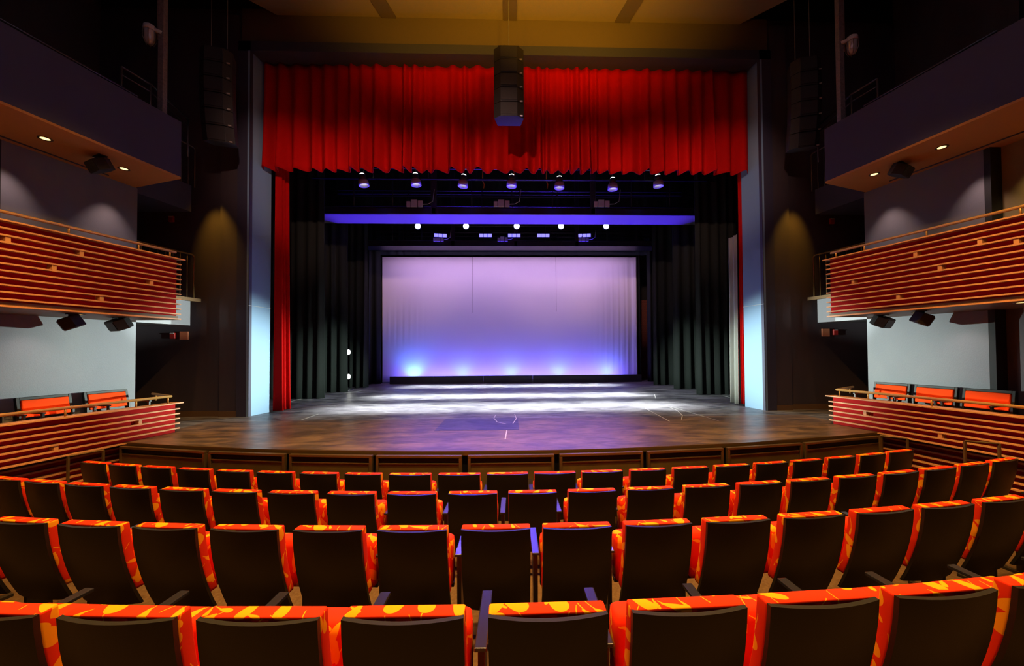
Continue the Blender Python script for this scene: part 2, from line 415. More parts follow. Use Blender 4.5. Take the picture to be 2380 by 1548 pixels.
# proscenium wall (facing the audience), frame and reveals
struct(MB().box(-11, -6.72, 9.38, 9.6, 1.0, 11.2).box(6.72, 11, 9.38, 9.6, 1.0, 11.2).box(-6.72, 6.72, 9.38, 9.6, 10.3, 11.2), 'wall_proscenium', M['wall_dark'])
struct(bx(-6.72, 6.72, 9.34, 9.38, 10.32, 11.2), 'wall_header', M['header'])
for s in (-1, 1):
    a, b_ = sorted((s * 6.44, s * 6.74))
    struct(bx(a, b_, 9.25, 9.9, 1.0, 10.3), 'wall_proscenium_pier', M['parapet'])
    pts = [(s * 6.455, 9.247), (s * 6.35, 9.93), (s * 6.5, 9.93), (s * 6.5, 9.247)]
    if s > 0: pts = pts[::-1]
    struct(MB().poly_prism(pts, 1.0, 10.06), 'wall_proscenium_reveal', M['pros'])
    # thin seam that runs across the reveal
    mb = MB(); mb.tube([(s * 6.447, 9.24, 3.72), (s * 6.345, 9.93, 3.72)], 0.006, 6); struct(mb, 'trim_reveal', M['white'])
    a, b_ = sorted((s * 6.75, s * 7.18)); struct(bx(a, b_, 9.30, 9.38, 1.0, 11.0), 'wall_pier_step', M['wall_dark'])
    a, b_ = sorted((s * 6.75, s * 7.18)); struct(bx(a, b_, 9.275, 9.30, 1.0, 1.13), 'baseboard_step', M['basebd'])
    a, b_ = sorted((s * 7.18, s * 10.5)); struct(bx(a, b_, 9.35, 9.38, 1.0, 1.13), 'baseboard_side', M['basebd'])
struct(bx(-6.74, 6.74, 9.25, 9.9, 10.06, 10.3), 'wall_lintel', M['parapet'])
# ceiling
cz = 11.05
struct(MB().poly_prism([(-5.85, 9.35), (-14, 2.0), (-14, -5), (14, -5), (14, 2.0), (5.98, 9.35)][::-1], cz, cz + 0.1), 'ceiling', M['ceil'])
for x0, x1 in ((-3.45, -3.08), (-0.17, 0.17), (2.9, 3.28)):
    struct(MB().poly_prism([(x0 + 0.2 * (1 if x0 < -1 else -1 if x0 > 1 else 0), 9.33), (x1 + 0.2 * (1 if x0 < -1 else -1 if x0 > 1 else 0), 9.33), (x1, 8.5), (x1 - 1.0 * (1 if x0 < -1 else -1 if x0 > 1 else 0), 3.0), (x0 - 1.0 * (1 if x0 < -1 else -1 if x0 > 1 else 0), 3.0), (x0, 8.5)][::-1], cz - 0.03, cz + 0.02), 'trim_ceiling', M['header'])
struct(bx(-14, 14, -6, 9.4, 12.6, 12.7), 'ceiling_void', M['black'])
struct(bx(-14, 14, 9.4, 9.6, 11.0, 12.7), 'wall_upper_front', M['black'])
struct(bx(-14, 14, -6.2, -6, 0, 12.7), 'wall_back', M['wall_dark'])
for s in (-1, 1):
    a, b_ = sorted((s * 13.8, s * 14)); struct(bx(a, b_, -6, 9.5, 0, 12.7), 'wall_far_side', M['black'])
# stage house
struct(bx(-11, 11, 20.2, 20.4, 1, 14), 'wall_stage_back', M['black'])
struct(bx(6.9, 7.9, 20.1, 20.2, 1, 5.3), 'wall_brick', M['brick'])
for s in (-1, 1):
    a, b_ = sorted((s * 10.9, s * 11.1)); struct(bx(a, b_, 9.6, 20.4, 1, 14), 'wall_wing', M['black'])
struct(bx(-11, 11, 9.6, 20.4, 13.9, 14.1), 'ceiling_stage', M['black'])

# side boxes, balconies
def ray_line(s, off, Y): return s * (6.6 + off + (YE - Y) * TB)     # x of the box front at depth Y
def strip(s, o0, o1, y0, y1, z0, z1):
    pts = [(ray_line(s, o0, y0), y0), (ray_line(s, o0, y1), y1), (ray_line(s, o1, y1), y1), (ray_line(s, o1, y0), y0)]
    a = sum(pts[i][0] * pts[(i + 1) % 4][1] - pts[(i + 1) % 4][0] * pts[i][1] for i in range(4))
    if a < 0: pts = pts[::-1]
    return pts, z0, z1
def sp(mb, *a): p, z0, z1 = strip(*a); mb.poly_prism(p, z0, z1); return mb
YB = -1.5
SIDE = {-1: 'left', 1: 'right'}
for s in (-1, 1):
    sd = SIDE[s]
    # --- lower box parapet
    t = thing('box_parapet', 'lower %s slatted red box front with maple slats, ending at the stage' % sd, 'balcony front', (0, 0, 0), group='slatted box fronts')
    sp(MB(), s, 0.085, 0.16, YB, YE, 1.0, 1.56).build('backing_panel', M['redback'], t)
    mb = MB()
    for k in range(1, 7): sp(mb, s, 0.0, 0.085, YB, YE + 0.01, 1.56 - 0.0955 * k - 0.012, 1.56 - 0.0955 * k + 0.012)
    mb.build('slats', M['slat'], t)
    sp(MB(), s, -0.03, 0.2, YB, YE + 0.05, 1.565, 1.59).build('cap_rail', M['slat'], t, bevel=0.004)
    mb = MB()
    for (Y, k) in ((6.9, 2), (5.85, 4), (4.9, 3), (3.9, 1), (3.0, 4)):
        z = 1.56 - 0.0955 * k
        sp(MB(), s, 0.012, 0.085, Y, Y + 0.05, z - 0.0955, z).build('spacer_block', M['slat'], t)
    # --- recessed slatted wall under it
    t = thing('slatted_wall', 'recessed slatted wall below the %s box, beside the seats' % sd, 'slatted wall', group='slatted walls below the boxes')
    sp(MB(), s, 0.24, 0.34, YB, 6.95, 0.0, 0.99).build('backing_panel', M['redback'], t)
    mb = MB()
    for k in range(9): sp(mb, s, 0.14, 0.24, YB, 6.8, 0.90 - 0.1 * k - 0.014, 0.90 - 0.1 * k + 0.014)
    mb.build('slats', M['slat'], t)
    for (Y, k) in ((5.3, 1), (4.9, 3), (5.9, 4)):
        sp(MB(), s, 0.175, 0.24, Y, Y + 0.05, 0.93 - 0.1 * k - 0.1, 0.93 - 0.1 * k).build('spacer_block', M['slat'], t)
    # --- box floors
    struct(sp(MB(), s, 0.16, 1.55, YB, YE, 0.88, 1.0), 'floor_box', M['carpet'])
    # --- upper box
    t = thing('box_parapet', 'upper %s slatted red box front hanging above the lower one' % sd, 'balcony front', group='slatted box fronts')
    sp(MB(), s, 0.085, 0.16, YB, YE, 3.25, 4.42).build('backing_panel', M['redback'], t)
    mb = MB()
    for k in range(1, 13): sp(mb, s, 0.0, 0.085, YB, YE + 0.01, 4.425 - 0.099 * k - 0.012, 4.425 - 0.099 * k + 0.012)
    mb.build('slats', M['slat'], t)
    sp(MB(), s, -0.04, 0.2, YB, YE + 0.05, 4.415, 4.44).build('cap_rail', M['slat'], t, bevel=0.004)
    for (Y, k) in ((7.05, 5), (6.35, 9), (6.1, 2), (5.8, 5), (5.35, 2), (4.9, 9), (5.0, 3), (4.3, 6)):
        z = 4.425 - 0.099 * k
        sp(MB(), s, 0.012, 0.085, Y, Y + 0.05, z - 0.099, z).build('spacer_block', M['slat'], t)
    struct(sp(MB(), s, 0.05, 2.15, YB, 6.2, 3.222, 3.30), 'floor_upper_box_rear', M['basebd'])
    struct(sp(MB(), s, 0.05, 1.5, 6.2, YE, 3.222, 3.30), 'floor_upper_box', M['basebd'])
    # --- upper balcony
    struct(sp(MB(), s, 0.02, 0.22, YB, YE, 6.09, 7.2), 'wall_balcony_parapet', M['parapet'])
    struct(sp(MB(), s, 0.22, 2.2, YB, 7.3, 6.12, 6.3), 'floor_balcony', M['wall_dark'])
    pts = [(ray_line(s, 0.02, YB), YB), (ray_line(s, 0.02, YE), YE), (s * 8.0, 8.0), (s * 8.2, 8.0), (ray_line(s, 2.2, YB), YB)]
    struct(MB().poly_prism(pts if s > 0 else pts[::-1], 6.05, 6.089), 'ceiling_box', M['soffit'])
    struct(sp(MB(), s, 1.22, 1.235, YB, 7.4, 6.03, 6.07), 'trim_soffit', M['wall_dark'])
    # --- back wall of the boxes, with a doorway gap further back
    wx = lambda Y, o=0.0: s * (7.9 + o + (8.0 - Y) * TB)
    def wall(y0, y1, z0, z1, m, nm, o=0.0, th=0.25):
        pts = [(wx(y0, o), y0), (wx(y1, o), y1), (wx(y1, o) + s * th, y1), (wx(y0, o) + s * th, y0)]
        if s < 0: pass
        else: pts = pts[::-1]
        return struct(MB().poly_prism(pts, z0, z1), nm, m)
    wall(6.2, 8.0, 1.0, 3.22, M['wall_blue'], 'wall_%s_box_lower' % sd, 0.0, 0.2)
    wall(6.2, 8.0, 3.34, 6.05, M['wall_blue'], 'wall_%s_box_upper' % sd, 0.0, 0.2)
    wall(6.12, 6.2, 1.0, 3.22, M['black'], 'trim_box_wall_lower', 0.0, 0.2)
    wall(6.12, 6.2, 3.34, 6.05, M['black'], 'trim_box_wall_upper', 0.0, 0.2)
    wall(-1.5, 6.2, 0.0, 3.22, M['wall_dark'], 'wall_%s_box_rear' % sd, 0.2, 0.2)
    wall(-1.5, 6.2, 3.34, 6.05, M['rear'], 'wall_%s_box_rear_upper' % sd, 0.2, 0.2)
    # --- landing behind the boxes with its white-lit face
    def slab(y0, y1, z0, z1, nm, m, o=0.0, out=10.4):
        pts = [(wx(y0, o), y0), (wx(y1, o), y1), (s * out, y1), (s * out, y0)]
        return struct(MB().poly_prism(pts if s < 0 else pts[::-1], z0, z1), nm, m)
    slab(8.0, 9.05, 3.22, 3.80, 'wall_landing', M['wall_blue'])
    slab(8.0, 9.30, 3.81, 3.89, 'trim_landing', M['basebd'], 0.01)
    slab(8.0, 9.05, 5.95, 6.58, 'wall_upper_landing', M['parapet'])
    struct(bx(*sorted((s * 10.2, s * 10.4)), 7.0, 9.4, 0, 12), 'wall_%s_passage' % sd, M['wall_dark'])

# ------------------------------------------------------------------ handrails and guard rails
def railing(name, label, cat, pts, z0, zt, posts, r=0.022, pr=0.013, mt='bronze', mid=(), group=None):
    t = thing(name, label, cat, (pts[0][0], pts[0][1], z0), 0, group)
    o = Vector((pts[0][0], pts[0][1], z0))
    MB().tube([Vector((p[0], p[1], zt)) - o for p in pts], r, 10).build('handrail', M[mt], t, smooth=True)
    for zz in mid: MB().tube([Vector((p[0], p[1], zz)) - o for p in pts], pr, 8).build('mid_rail', M[mt], t, smooth=True)
    for p in posts:
        MB().tube([Vector((p[0], p[1], z0)) - o, Vector((p[0], p[1], zt)) - o], pr, 8).build('post', M[mt], t, smooth=True)
    return t
for s in (-1, 1):
    sd = SIDE[s]
    L = lambda Y, o: (ray_line(s, o, Y), Y)
    ys = [7.4, 6.9, 6.0, 5.0, 4.0, 3.0]
    railing('handrail', 'bronze handrail along the top of the upper %s box' % sd, 'handrail', [L(YB, 0.05), L(4, 0.05), L(7.5, 0.05)], 4.44, 4.56, [L(y, 0.05) for y in ys], 0.024, group='bronze handrails on the boxes')
    railing('handrail', 'bronze handrail along the top of the lower %s box' % sd, 'handrail', [L(YB, 0.06), L(4, 0.06), L(7.45, 0.06), (s * 7.5, 7.95)], 1.59, 1.72, [L(y, 0.06) for y in ys] + [(s * 7.35, 7.86)], 0.024, group='bronze handrails on the boxes')
    for (z0, zt, mt, lab, grp) in ((3.89, 4.93, 'pitframe', 'dark bronze guard rail on the landing behind the upper %s box' % sd, 'landing guard rails'), (6.58, 7.55, 'steel', 'black metal guard rail on the small upper landing, %s side' % sd, 'upper landing guard rails')):
        X = lambda Y: s * (7.93 + (8.0 - Y) * TB)
        t = thing('guard_rail', lab, 'railing', (X(9.15), 9.15, z0), 0, grp)
        G = lambda Y, z: Vector((X(Y) - X(9.15), Y - 9.15, z - z0))
        MB().tube([G(9.15, z0), G(9.15, zt - 0.04), G(9.11, zt), G(7.6, zt + 0.01)], 0.02, 8).build('handrail', M[mt], t, smooth=True)
        for k in range(1, 9): MB().tube([G(9.15 - 0.15 * k, z0), G(9.15 - 0.15 * k, zt)], 0.010, 8).build('baluster', M[mt], t, smooth=True)
    # rail over the parapet of the upper balcony
    railing('guard_rail', 'thin steel rail above the upper %s balcony parapet' % sd, 'railing', [L(5.2, 0.1), L(6.9, 0.1)], 7.2, 7.27, [L(y, 0.1) for y in (5.3, 6.0, 6.8)], 0.018, 0.012, 'steel', group='upper balcony rails')
    railing('guard_rail', 'square steel guard rail by the pole on the upper %s balcony' % sd, 'railing', [L(6.95, 0.45), L(7.4, 0.45), (s * 7.3, 8.5)], 7.0, 7.85, [L(6.95, 0.45), L(7.4, 0.45), (s * 7.3, 8.5)], 0.02, 0.015, 'steel', mid=(7.7,), group='upper balcony rails by the poles')
    # pole with caged lamp
    t = thing('lighting_pole', 'grey vertical pole rising from the upper %s balcony to the ceiling' % sd, 'pole', (s * 6.95, 7.5, 7.2), group='balcony poles')
    MB().box(-0.055, 0.055, -0.05, 0.05, 0, 5.4).build('pole', M['polemetal'], t, bevel=0.01)
    MB().box(-0.09, 0.09, -0.08, 0.08, 0, 0.02).build('base_plate', M['polemetal'], t)
    MB().tube([(s * 0.085, -0.02, 1.62), (s * 0.085, -0.02, 5.4)], 0.012, 8).build('conduit', M['polemetal'], t, smooth=True)
    zl = at(348 if s < 0 else 1980, 75 if s < 0 else 100, 7.42)
    t = thing('caged_lamp', 'unlit glass jar lamp with wire cage on the %s pole' % sd, 'lamp', (zl.x, 7.42, zl.z), group='caged jar lamps')
    MB().lathe([(0.0, -0.24), (0.05, -0.235), (0.085, -0.17), (0.09, 0.0), (0.085, 0.04), (0, 0.04)], 16).build('glass_jar', M['glass'], t, smooth=True)
    MB().lathe([(0.0, 0.16), (0.05, 0.155), (0.095, 0.12), (0.105, 0.03), (0.0, 0.03)], 16).build('cap', M['greybox'], t, smooth=True)
    for k in range(6):
        a = k * PI / 3; MB().tube([(0.1 * cos(a), 0.1 * sin(a), 0.03), (0.105 * cos(a), 0.105 * sin(a), -0.14), (0.06 * cos(a), 0.06 * sin(a), -0.25)], 0.006, 6).build('cage_wire', M['wire'], t, smooth=True)
    MB().tube([(0, 0, 0.1), (-s * 0.2, 0.03, 0.02)], 0.035, 10).build('bracket', M['greybox'], t, smooth=True)

# aisle rails by the row ends
AR = [((-6.94, 6.0, 0.004), (-6.78, 6.35, 0.004), 1.01, 'left aisle rail behind the leftmost front-row seat'),
      ((6.78, 6.2, 0.004), (6.52, 6.42, 0.004), 1.05, 'right aisle rail by the rightmost front-row seat'),
      ((6.74, 4.97, 0.004), (6.46, 5.14, 0.004), 1.27, 'right aisle rail by the second row, against the slatted wall'),
      ((-6.92, 5.05, 0.004), (-7.1, 4.85, 0.004), 1.08, 'left aisle rail by the second row, at the picture edge')]
for a, b_, zt, lab in AR:
    t = thing('aisle_rail', 'bronze ' + lab, 'railing', a, group='aisle rails')
    d = Vector(b_) - Vector(a)
    zt -= 0.04; MB().box(-0.013, 0.013, -0.013, 0.013, 0, zt - a[2]).build('post', M['pitframe'], t)
    MB().box(d.x - 0.013, d.x + 0.013, d.y - 0.013, d.y + 0.013, 0, zt - a[2]).build('post', M['pitframe'], t)
    MB().tube([(0, 0, zt - a[2]), (d.x, d.y, zt - a[2])], 0.014, 4).build('handrail', M['pitframe'], t)

# ------------------------------------------------------------------ pit rail panels
PX_ = [(-6.78, -5.02), (-4.95, -3.6), (-3.53, -2.19), (-2.13, -0.80), (-0.71, 0.62), (0.70, 2.03), (2.1, 3.4), (3.47, 4.9), (4.96, 6.75)]
names = ['leftmost', 'second from the left', 'third from the left', 'fourth from the left', 'middle', 'fourth from the right', 'third from the right', 'second from the right', 'rightmost']
for i, (x0, x1) in enumerate(PX_):
    y0, y1 = lipY(x0) - 0.12, lipY(x1) - 0.12
    wd = math.hypot(x1 - x0, y1 - y0); an = math.atan2(y1 - y0, x1 - x0)
    t = thing('pit_rail_panel', 'bronze framed panel below the stage edge, %s of nine' % names[i], 'panel', (x0, y0, 0.0), an, 'pit rail panels')
    MB().box(0, wd, -0.03, 0.03, 0.925, 0.965).build('top_rail', M['pitframe'], t, bevel=0.006)
    MB().box(0.0, 0.045, -0.03, 0.03, 0, 0.925).build('stile', M['pitframe'], t, bevel=0.005)
    MB().box(wd - 0.045, wd, -0.03, 0.03, 0, 0.925).build('stile', M['pitframe'], t, bevel=0.005)
    MB().box(0.045, wd - 0.045, -0.022, 0.022, 0.83, 0.845).build('mid_rail', M['pitframe'], t)
    MB().box(0.045, wd - 0.045, -0.008, 0.012, 0.04, 0.83).build('infill_panel', M['pitmetal'], t)
    MB().box(0.045, wd - 0.045, 0.01, 0.02, 0.85, 0.925).build('slot_backing', M['black'], t)

# ------------------------------------------------------------------ theatre seats
def prof(z):  # back of the chair: forward offset at height z
    q = (0.95 - z); return 0.05 * q + 0.30 * q * q
def make_seat():
    t = thing('theatre_seat', 'x', 'theatre seat')
    W = 0.252
    def bow(x): return -0.034 * (1 - (x / W) ** 2)
    # back board
    mb = MB(); N1, N2 = 12, 10; th = 0.022
    def rear(u, v): x = -W + 2 * W * u; z = 0.95 - 0.67 * v; return (x, prof(z) + bow(x), z)
    rings = []
    for j in range(N2 + 1):
        v = j / N2; ring = [rear(i / N1, v) for i in range(N1 + 1)] + [(lambda p: (p[0], p[1] + th, p[2]))(rear(1 - i / N1, v)) for i in range(N1 + 1)]
        rings.append(ring)
    mb.loft(rings[::-1]); mb.build('back_board', M['backboard'], t, auto=40)
    # back cushion
    mb = MB(); rings = []
    zs = [(0.944, 0.90), (0.955, 0.97), (0.950, 1.0), (0.90, 1), (0.8, 1), (0.7, 1), (0.6, 1), (0.5, 1), (0.42, 1), (0.40, 0.95)]
    for (z, k) in [(0.951, 0.94), (0.949, 0.98), (0.940, 1.0), (0.88, 1.01), (0.8, 1.01), (0.7, 1.0), (0.6, 1), (0.5, 1), (0.43, 1), (0.41, 0.94)]:
        base = rrect(W * (0.6 + 0.4 * k) + 0.001, 0.035 * k, 0.012 * k)
        rings.append([(x, y + 0.0365 + th + prof(z) + bow(max(-W, min(W, x))) - 0.004, z) for (x, y) in base])
    mb.loft(rings[::-1]); mb.build('back_cushion', M['leaf'], t, smooth=True, uv=True)
    # tipped-up seat: cushion faces the back, shell faces the stage
    def seatring(z, hx, y0, y1, r): return [(x, y, z) for (x, y) in rrect(hx, (y1 - y0) / 2, r, cy=(y0 + y1) / 2)]
    mb = MB()
    mb.loft([seatring(z, hx, y0, y1, r) for z, hx, y0, y1, r in ((0.36, 0.235, 0.30, 0.39, 0.03), (0.40, 0.248, 0.275, 0.40, 0.035), (0.6, 0.25, 0.26, 0.39, 0.03), (0.69, 0.248, 0.255, 0.39, 0.03), (0.735, 0.243, 0.265, 0.385, 0.03), (0.75, 0.225, 0.285, 0.37, 0.025))])
    mb.build('seat_cushion', M['leaf'], t, smooth=True, uv=True)
    MB().box(-0.235, 0.235, 0.39, 0.415, 0.34, 0.71).build('seat_shell', M['backboard'], t, bevel=0.008)
    # arm and standard on the right, shared with the neighbour
    A = 0.302
    MB().box(A - 0.029, A + 0.029, 0.20, 0.62, 0.648, 0.668).build('armrest', M['arm'], t, bevel=0.004)
    mb = MB(); mb.box(A - 0.017, A + 0.017, 0.24, 0.40, 0.03, 0.648); mb.box(A - 0.024, A + 0.024, 0.18, 0.50, 0.0, 0.03)
    mb.build('standard', M['standard'], t, bevel=0.004)
    MB().box(-0.25, 0.25, 0.30, 0.34, 0.36, 0.395).build('hinge_bar', M['standard'], t)
    return t
seat0 = make_seat(); kids(seat0)
SEATS = {
 1: [(-14.52, .49), (-13.18, .49), (-11.79, .495), (-10.35, .5), (-8.91, .5), (-7.48, .5), (-6.05, .505), (-4.64, .48), (-3.19, .546), (-1.69, .546), (-0.22, .54), (1.23, .545), (2.70, .55), (4.16, .49), (5.58, .495), (7.02, .51), (8.46, .505), (9.87, .495), (11.3, .493), (12.72, .493), (14.17, .52)],
 2: [(-14.7, .5), (-13.38, .5), (-12.05, .495), (-10.70, .505), (-9.34, .5), (-7.94, .505), (-6.58, .5), (-5.19, .5), (-3.79, .5), (-2.38, .5), (-0.99, .5), (0.38, .5), (1.76, .5), (3.15, .5), (4.55, .5), (5.93, .5), (7.31, .505), (8.70, .505), (10.10, .51), (11.5, .505), (12.88, .5), (14.23, .505)],
 3: [(-10.8, .5), (-9.47, .5), (-8.16, .5), (-6.85, .5), (-5.54, .495), (-4.24, .505), (-2.93, .5), (-1.63, .5), (-0.35, .5), (0.91, .5), (2.20, .5), (3.51, .5), (4.84, .505), (6.17, .503), (7.46, .503), (8.77, .5), (10.08, .5), (11.4, .5)],
 4: [(-5.93, .5), (-4.70, .5), (-3.47, .5), (-2.25, .503), (-1.03, .503), (0.2, .5), (1.43, .498), (2.66, .505), (3.88, .5), (5.12, .5), (6.35, .5)]}
ORD = ['', 'first', 'second', 'third', 'fourth', 'fifth', 'sixth', 'seventh', 'eighth', 'ninth', 'tenth', 'eleventh', 'twelfth', 'thirteenth', 'fourteenth', 'fifteenth', 'sixteenth', 'seventeenth', 'eighteenth', 'nineteenth', 'twentieth', 'twenty-first', 'twenty-second']
RN = {1: 'front row nearest the stage', 2: 'second row from the stage', 3: 'third row from the stage', 4: 'nearest row at the bottom'}
first = True
for k in (4, 3, 2, 1):
    lst = SEATS[k]; nn = len(lst)
    for i, (a, wv) in enumerate(lst):
        o = seat0 if first else copy_tree(seat0)
        first = False
        th = rad(a); R = ROWR[k]
        # the panel chord centre sits on the row circle
        o.location = (R * sin(th), Yc - R * cos(th), ROWF[k]); o.rotation_euler = (0, 0, th); o.scale = (wv / 0.505, 1, 1)
        j = i + 1
        if j == 1: ps = 'leftmost'
        elif j == nn: ps = 'rightmost'
        elif j <= (nn + 1) // 2: ps = ORD[j] + ' from the left'
        else: ps = ORD[nn + 1 - j] + ' from the right'
        o['label'] = 'orange leaf-print seat with black back, %s, %s' % (RN[k], ps)
        o['category'] = 'theatre seat'; o['group'] = 'theatre seats in the ' + RN[k]

# ------------------------------------------------------------------ armchairs in the lower boxes
def make_armchair():
    t = thing('box_armchair', 'x', 'chair')
    # local: faces +Y, back at y=0
    Mx = Matrix.Rotation(rad(12), 4, 'X')
    mb = MB(); mb.box(-0.36, 0.36, -0.03, 0.0, 0.40, 0.86, Mx); mb.box(-0.36, -0.315, 0.0, 0.03, 0.40, 0.86, Mx); mb.box(0.315, 0.36, 0, 0.03, 0.40, 0.86, Mx); mb.box(-0.315, 0.315, 0, 0.03, 0.815, 0.86, Mx)
    mb.build('back_frame', M['backboard'], t, bevel=0.004)
    MB().box(-0.31, 0.31, 0.002, 0.05, 0.52, 0.81, Mx).build('back_cushion', M['orange'], t, bevel=0.015)
    MB().box(-0.31, 0.31, 0.06, 0.52, 0.36, 0.46).build('seat_cushion', M['orange'], t, bevel=0.02)
    MB().box(-0.33, 0.33, -0.05, 0.53, 0.31, 0.36).build('seat_frame', M['backboard'], t, bevel=0.004)
    for s in (-1, 1):
        MB().box(s * 0.345 - 0.022, s * 0.345 + 0.022, -0.12, 0.46, 0.60, 0.625).build('armrest', M['backboard'], t, bevel=0.004)
        MB().box(s * 0.345 - 0.015, s * 0.345 + 0.015, 0.40, 0.44, 0, 0.60).build('leg', M['backboard'], t)
        MB().box(s * 0.345 - 0.015, s * 0.345 + 0.015, -0.10, -0.06, 0, 0.60).build('leg', M['backboard'], t)
    return t
ac0 = make_armchair(); kids(ac0)
fst = True
for s in (-1, 1):
    wx = lambda Y: 7.9 + (8.0 - Y) * TB
    lst = ((7.41, 'nearest the stage'), (6.6, 'second from the stage'), (5.78, 'third from the stage')) if s < 0 else ((7.45, 'nearest the stage'), (6.78, 'second from the stage'), (6.11, 'third from the stage'))
    for Y, lab in lst:
        o = ac0 if fst else copy_tree(ac0); fst = False
        o.location = (s * (wx(Y) - 0.28), Y, 1.0); o.scale = (0.86, 1, 1) if s > 0 else (0.92, 1, 1)
        b = math.atan(TB); o.rotation_euler = (0, 0, (-PI / 2 - b) if s < 0 else (PI / 2 + b))
        tag(o, 'plain orange armchair with dark frame in the lower %s box, %s' % (SIDE[s], lab), 'armchair', 'armchairs in the lower boxes')

# ------------------------------------------------------------------ speakers, alarms, downlights of the boxes
def box_speaker(px, py, Y, z_top, rz, label, mount):
    p = at(px, py, Y)
    t = thing('hanging_speaker', label, 'speaker', (p.x, Y, p.z), rz, 'hanging box speakers')
    Mx = Matrix.Rotation(rad(28), 4, 'X') @ Matrix.Scale(0.76, 4)
    mb = MB(); pts = [(-0.22, -0.16), (0.22, -0.16), (0.30, 0.02), (0.12, 0.18), (-0.12, 0.18), (-0.30, 0.02)]
    rings = [[Mx @ Vector((x * k, y * k, z)) for x, y in pts] for z, k in ((-0.125, 0.95), (-0.11, 1), (0.11, 1), (0.125, 0.95))]
    mb.loft(rings).build('cabinet', M['spk'], t)
    mb = MB(); mb.box(-0.2, 0.2, -0.172, -0.158, -0.10, 0.10, Mx); mb.build('grille', M['spkgrille'], t)
    mb = MB(); mb.box(-0.03, 0.03, -0.03, 0.03, 0.05, z_top - p.z).box(-0.12, 0.12, -0.06, 0.06, z_top - p.z - 0.012, z_top - p.z); mb.build('bracket', M['blackmetal'], t)
box_speaker(165, 750, 6.3, 3.22, rad(-40), 'black box speaker under the upper left box, farther from the stage', 0)
box_speaker(278, 753, 7.0, 3.22, rad(-25), 'black box speaker under the upper left box, nearer the stage', 0)
box_speaker(2050, 747, 7.0, 3.22, rad(25), 'black box speaker under the upper right box, nearer the stage', 0)
box_speaker(2144, 741, 6.3, 3.22, rad(40), 'black box speaker under the upper right box, farther from the stage', 0)
box_speaker(233, 385, 6.7, 6.05, rad(-25), 'black box speaker under the upper left balcony soffit', 0)
box_speaker(2093, 397, 6.7, 6.05, rad(25), 'black box speaker under the upper right balcony soffit', 0)
def atz(px, py, Z):
    d = FW + (px - CX) / FPX * RT + (CY - py) / FPX * UP
    return CAM_O + d * ((Z - CAM_O.z) / d.z)
for (px, py, Z, lab) in ((105, 322, 6.049, 'left balcony soffit, farther from the stage'), (288, 392, 6.049, 'left balcony soffit, nearer the stage'), (2032, 405, 6.049, 'right balcony soffit, nearer the stage'), (2189, 342, 6.049, 'right balcony soffit, farther from the stage'),
                         (182, 731, 3.22, 'underside of the upper left box'), (2132, 726, 3.22, 'underside of the upper right box, nearer the stage'), (2376, 703, 3.22, 'underside of the upper right box, at the picture edge')):
    p = atz(px, py, Z)
    t = thing('recessed_downlight', 'glowing warm recessed downlight in the ' + lab, 'ceiling light', (p.x, p.y, Z), 0, 'recessed downlights')
    MB().lathe([(0.055, 0.0), (0.085, 0.0), (0.085, -0.008), (0.055, -0.004)], 24).build('trim_ring', M['pitframe'], t, smooth=True)
    MB().lathe([(0, -0.003), (0.056, -0.003), (0.056, 0.0), (0, 0.0)], 24).build('lens', M['e_warm'], t)
for (px, py, lab) in ((399, 508, 'left wall above the landing'), (402, 779, 'left wall beside an orange plate'), (1933, 513, 'right wall above the landing'), (1941, 771, 'right wall beside an orange plate')):
    p = at(px, py, 9.36)
    t = thing('fire_strobe', 'red fire alarm strobe high on the %s' % lab if py < 600 else 'red fire alarm strobe on the %s' % lab, 'alarm', (p.x, 9.38, p.z), 0, 'fire alarm strobes')
    MB().box(-0.06, 0.06, -0.05, 0, -0.09, 0.06).build('housing', M['red'], t, bevel=0.012)
    MB().box(-0.045, 0.045, -0.06, -0.04, 0.03, 0.055).build('strobe_lens', M['glass'], t, bevel=0.005)
for (px, py, lab) in ((428, 780, 'left'), (1919, 773, 'right')):
    p = at(px, py, 9.36)
    tag(MB().box(p.x - 0.1, p.x + 0.1, 9.345, 9.379, p.z - 0.1, p.z + 0.1).build('wall_plate', M['salmon'], bevel=0.006), 'square orange plate beside the lower %s fire strobe' % lab, 'sign', 'orange wall plates')

# ------------------------------------------------------------------ line array speakers
def line_array(x, y, zt, rz, n, wd, hs, tilt, label, wires):
    t = thing('line_array', label, 'speaker', (x, y, zt), rz, 'hanging line arrays')
    z = 0.0; yy = 0.0; a = 0.0
    for k in range(n):
        a = tilt[k]
        Mx = Matrix.Translation((0, yy, z)) @ Matrix.Rotation(rad(a), 4, 'X')
        pts = [(-wd, 0.0), (-wd * 0.55, -0.12), (wd * 0.55, -0.12), (wd, 0.0), (wd * 0.8, 0.32), (-wd * 0.8, 0.32)]
        rings = [[Mx @ Vector((px_, py_, zz)) for px_, py_ in pts] for zz in (-hs + 0.003, -0.003)]
        cab = MB().loft(rings).build('cabinet', M['spk'], t, bevel=0.008)
        g = MB(); g.box(-wd * 0.53, wd * 0.53, -0.132, -0.118, -hs + 0.04, -0.035, Mx); g.build('grille', M['spkgrille'], cab)
        g = MB(); g.box(wd * 0.72, wd * 0.9, -0.075, -0.055, -hs + 0.02, -hs + 0.045, Mx); g.build('badge', M['dim_led'], cab)
        d = Mx @ Vector((0, 0, -hs)); z, yy = d.z, d.y
    MB().box(-wd * 0.7, wd * 0.7, -0.05, 0.3, 0.0, 0.05).build('top_frame', M['blackmetal'], t)
    for wxx in wires: MB().tube([(wxx, 0.12, 0.04), (wxx, 0.12, 12.5 - zt)], 0.008, 6).build('hanging_wire', M['wire'], t)
